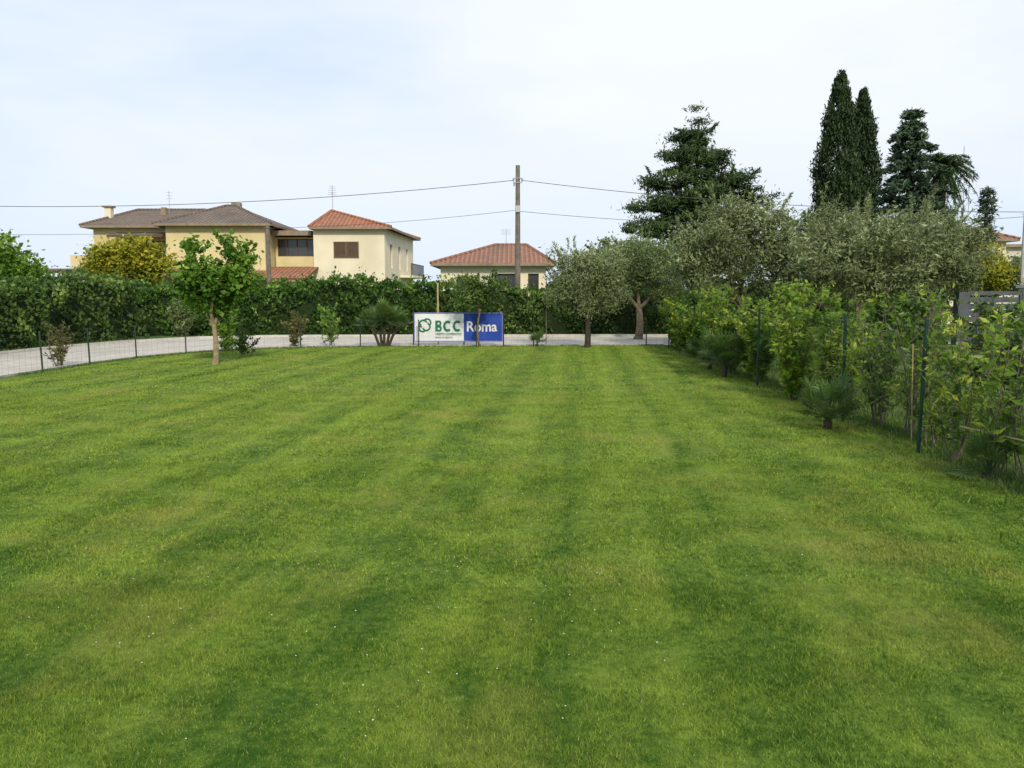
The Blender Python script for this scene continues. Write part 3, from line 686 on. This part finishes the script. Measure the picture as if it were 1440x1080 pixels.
H=empty('driveway_gate'); b=MB()
b.box(11.05,11.3,19.8,20.05,0,1.8,1)
b.box(12.7,13.0,19.8,20.1,0,1.9,0); b.box(12.65,13.05,19.75,20.15,1.9,1.98,0)
b.build('pillars',['white','gate'],H)
b=MB(); b.box(11.32,12.68,19.9,19.96,.1,.2);b.box(11.32,12.68,19.9,19.96,1.72,1.82)
for i in range(9):
    z=.24+i*.163; b.box(11.38,12.62,19.92,19.945,z,z+.13)
for x in (11.32,11.97,12.62): b.box(x,x+.06,19.895,19.965,.2,1.72)
b.build('leaf_panels',['gate'],H)
b=MB(); b.box(13.07,22,19.88,20.05,0,1.55); b.box(13.07,22,19.84,20.09,1.55,1.62); b.build('garden_wall',['white'])

# ---------------------------------------------------------------- banner
H=empty('sponsor_banner'); by=27.3
x0,x1,z0,z1=-3.34,-.33,.16,1.12; xm=-1.65
def sheet(xa,xb,name,mat,y=by):
    b=MB(); nx=24; nz=6; v=[];f=[]
    for i in range(nx+1):
        for j in range(nz+1):
            X=xa+(xb-xa)*i/nx; Z=z0+(z1-z0)*j/nz
            v.append((X,y+.008*math.sin(X*5.0)*math.sin((Z-z0)*3.3)+.004*math.sin(X*13),Z))
    for i in range(nx):
        for j in range(nz):
            o=i*(nz+1)+j; f.append((o,o+nz+1,o+nz+2,o+1))
    b.add(v,f); return b.build(name,[mat],H,True)
sheet(x0,xm,'white_panel','bwhite'); sheet(xm,x1,'blue_panel','bblue')
b=MB()
for a in [((x0,z1),(x1,z1)),((x0,z0),(x1,z0)),((x0,z0),(x0,z1)),((x1,z0),(x1,z1))]:
    b.tube([(a[0][0],by-.004,a[0][1]),(a[1][0],by-.004,a[1][1])],.018,6)
b.build('hem_tube',['bedge'],H)
b=MB()
for x in (x0-.04,xm,x1+.04): b.tube([(x,by+.05,-.02),(x,by+.05,1.2)],.022,8)
b.build('support_posts',['dgreen'],H)
def text(s,x,z,size,mat,off=0,xs=1,name='lettering'):
    cu=bpy.data.curves.new(name,'FONT'); cu.body=s; cu.size=size; cu.offset=off; cu.extrude=.002
    ob=bpy.data.objects.new(name,cu); scene.collection.objects.link(ob); cu.materials.append(M[mat])
    ob.location=(x,by-.022,z); ob.rotation_euler=(R(90),0,0); ob.scale=(xs,1,1); ob.parent=H
def arc(b,cx,cz,rx,rz,a0,a1,w,yy,n=18):
    v=[];f=[]
    for i in range(n+1):
        t=R(a0+(a1-a0)*i/n); c,s=math.cos(t),math.sin(t)
        for q in (-w/2,w/2): v.append((cx+c*(rx+q),yy,cz+s*(rz+q)))
        if i: f.append((2*i-2,2*i-1,2*i+1,2*i))
    b.add(v,f)
def rect(b,xa,xb,za,zb,yy): b.add([(xa,yy,za),(xb,yy,za),(xb,yy,zb),(xa,yy,zb)],[(0,1,2,3)])
b=MB(); yy=by-.022; w=.078; zb=.50; hh=.37; X=-2.62
rect(b,X,X+w,zb,zb+hh,yy)
for k,(q,rx) in enumerate(((zb,.085),(zb+hh/2-.01,.075))):
    h2=hh/2+.01; rect(b,X+w,X+.13,q,q+w*.8,yy-.001*k); rect(b,X+w,X+.13,q+h2-w*.8,q+h2,yy-.001*k-.0005)
    arc(b,X+.13,q+h2/2,rx-.028,h2/2-.028,-90,90,w*.8,yy-.001*k-.0002)
for X in (-2.20,-1.87): arc(b,X,zb+hh/2,.115,hh/2-.036,48,312,w,yy)
b.build('lettering_green',['bgreen'],H)
text('CREDITO COOPERATIVO',-2.62,.38,.10,'bgreen',.001,.78,'lettering_small')
text('BANCA DI CREDITO',-2.62,.27,.07,'bgreen',.0005,.9,'lettering_small')
text('Roma',-1.57,.50,.49,'bwhite',.009,.92,'lettering_white')
b=MB()
for cx,cz,a0,a1 in [(-3.03,.76,20,250),(-2.93,.66,200,430),(-3.05,.62,110,330),(-2.90,.80,-60,160)]:
    arc(b,cx,cz,.125,.125,a0,a1,.05,yy-rng.uniform(0,.002))
b.build('emblem',['bgreen'],H)

# ---------------------------------------------------------------- fences
def fence(name,path,sp,h,post,wire_n,mat_p,mat_w,vstep=None,wr=.0018):
    P=np.array(path,float); seg=np.linalg.norm(np.diff(P,axis=0),axis=1); L=np.concatenate([[0],np.cumsum(seg)]);tot=L[-1]
    at=lambda s:(float(np.interp(s,L,P[:,0])),float(np.interp(s,L,P[:,1])))
    H=empty(name); b=MB(); n=int(tot/sp)
    for i in range(n+1):
        x,y=at(i*sp); lx=rng.normal()*.015
        b.tube([(x,y,-.05),(x+lx,y,h+.04)],post,8); b.tube([(x+lx,y,h+.04),(x+lx,y,h+.06)],[post*1.25,post*1.1],8)
    b.build('posts',[mat_p],H)
    b=MB()
    for k in range(wire_n):
        z=.05+(h-.08)*k/(wire_n-1); pts=[(*at(s),z) for s in np.linspace(0,tot,max(4,int(tot/1.0)))]
        b.tube(pts,wr*(1.6 if k in (0,wire_n-1) else 1),4)
    if vstep:
        for s in np.arange(0,tot,vstep):
            x,y=at(s); b.tube([(x,y,.04),(x,y,h-.02)],wr,3,cap=False)
    b.build('wire_netting',[mat_w],H)
fence('garden_fence',[(fx(4.1),4.1),(fx(27.3),27.3)],2.2,1.4,.021,14,'gmetal','gmetal',.1,.0013)
fence('boundary_fence',[(x-.08,y+.06) for x,y in edge_in[1:]],1.95,.85,.02,6,'dgreen','dgreen',.2,.0015)
b=MB()
b.tube([(4.6,6.2,.38),(4.55,7.0,.42),(4.5,7.9,.40)],.009,6)
for y in (6.6,9.2,12.1): b.tube([(fx(y)+.25,y,-.02),(fx(y)+.22,y+.03,1.15)],.006,5)
b.build('cane_supports',['cane'])
b=MB(); b.tube([(-2.6,28.1,-.02),(-2.6,28.1,2.15)],.03,6); b.build('yellow_stake',['cane'])
b=MB(); b.tube([(1.15,26.9,-.02),(1.15,26.9,2.3)],.014,6); b.build('cane_stake',['pole'])

# ---------------------------------------------------------------- poles and cables
H=empty('utility_pole'); b=MB()
b.tube([(.27,38,-.1),(.27,38,4),(.27,38,7.75)],[.15,.13,.105],10); b.build('shaft',['pole'],H)
b=MB()
for z in (6.95,7.15): b.tube([(.07,37.88,z),(.47,37.88,z)],.022,6)
for x,z in ((.07,7.05),(.47,7.05),(.1,6.85)): b.tube([(x,37.85,z-.06),(x,37.85,z+.08)],[.035,.05],8)
b.box(.17,.37,37.82,37.92,5.6,5.9); b.build('insulators',['steel'],H)
H=empty('utility_pole'); b=MB(); b.tube([(-12.7,42,-.1),(-12.7,42,5.35)],[.13,.1],9); b.tube([(-12.9,41.9,5.2),(-12.5,41.9,5.2)],.02,5); b.build('shaft',['pole'],H)
H=empty('concrete_pole'); b=MB(); b.tube([(22.9,36,-.1),(22.85,36,5.45)],[.13,.1],9); b.tube([(22.6,35.9,5.3),(23.1,35.9,5.3)],.02,5); b.build('shaft',['conc'],H)
def cable(p,q,sag,r=.016):
    p=A(*p);q=A(*q); pts=[p+(q-p)*t-A(0,0,4*sag*t*(1-t)) for t in np.linspace(0,1,25)]
    b.tube(pts,r,4)
b=MB()
cable((.07,37.85,7.05),(-36,41,6.6),.75,.014); cable((.47,37.85,7.05),(22.8,35.9,5.4),.35,.013)
cable((.27,37.9,5.7),(-12.7,42,5.2),.15,.009); cable((-12.7,42,5.2),(-38,44,5.3),.3,.009)
cable((.27,37.9,5.65),(22.8,35.9,5.2),.5,.010); cable((22.8,35.9,5.4),(45,33,5.6),.4)
b.build('overhead_cables',['wire'])
b=MB(); x,y=34.3,62
for h0 in range(0,12):
    w=.55-.02*h0; z=h0*.98
    for sx,sy in ((-1,-1),(1,-1),(1,1),(-1,1)):
        b.tube([(x+sx*w,y+sy*w,z),(x+sx*(w-.02),y+sy*(w-.02),z+.98)],.025,4)
    for s1,s2 in (((-1,-1),(1,-1)),((1,-1),(1,1)),((1,1),(-1,1)),((-1,1),(-1,-1))):
        b.tube([(x+s1[0]*w,y+s1[1]*w,z),(x+s2[0]*w,y+s2[1]*w,z+.98)],.018,4)
b.tube([(x,y,11.5),(x,y,13)],.03,5); b.tube([(x-1,y,11.2),(x+1,y,11.2)],.03,4)
b.build('lattice_mast',['steel'])

# ---------------------------------------------------------------- world, sun, camera
w=bpy.data.worlds.new('World'); scene.world=w; w.use_nodes=True; nt=w.node_tree; nt.nodes.clear()
out=nt.nodes.new('ShaderNodeOutputWorld'); bg=nt.nodes.new('ShaderNodeBackground'); bg.inputs[1].default_value=.1
sky=nt.nodes.new('ShaderNodeTexSky'); sky.sky_type='NISHITA'; sky.sun_disc=False; sky.sun_elevation=R(32); sky.sun_rotation=R(165)
sky.air_density=1.0; sky.dust_density=1.5; sky.ozone_density=1.5
tc=nt.nodes.new('ShaderNodeTexCoord'); mp=nt.nodes.new('ShaderNodeMapping'); mp.inputs['Scale'].default_value=(1,1,3.4); mp.inputs['Rotation'].default_value=(0,R(10),0)
mp.inputs['Location'].default_value=(.15,0,.1)
nt.links.new(tc.outputs['Generated'],mp.inputs[0])
sz=nt.nodes.new('ShaderNodeSeparateXYZ'); nt.links.new(tc.outputs['Generated'],sz.inputs[0])
c=ramp(nt,noise(nt,mp.outputs[0],1.4,5,.5),.30,.66)
c=mth(nt,'MULTIPLY',c,mth(nt,'MULTIPLY_ADD',ramp(nt,sz.outputs[2],.02,.25),.45,.45))
haze=mixc(nt,.88,sky.outputs[0],(7.0,8.5,10.6))
col=mixc(nt,c,haze,(9.8,10.1,10.5))
nt.links.new(col,bg.inputs[0]); nt.links.new(bg.outputs[0],out.inputs[0])
l=bpy.data.lights.new('sun','SUN'); l.energy=3.0; l.angle=R(6); l.color=(1,.89,.70)
lo=bpy.data.objects.new('sun',l); scene.collection.objects.link(lo); lo.rotation_euler=(R(58),0,R(15)); lo.location=(20,-30,30)
cam=bpy.data.cameras.new('camera'); co=bpy.data.objects.new('camera',cam); scene.collection.objects.link(co)
cam.lens=28; cam.sensor_width=36; cam.clip_end=4000; cam.clip_start=.05
co.location=(0,0,1.7); co.rotation_euler=(R(90-6.3),0,0); scene.camera=co
scene.view_settings.view_transform='Standard'; scene.view_settings.look='None'; scene.view_settings.exposure=0
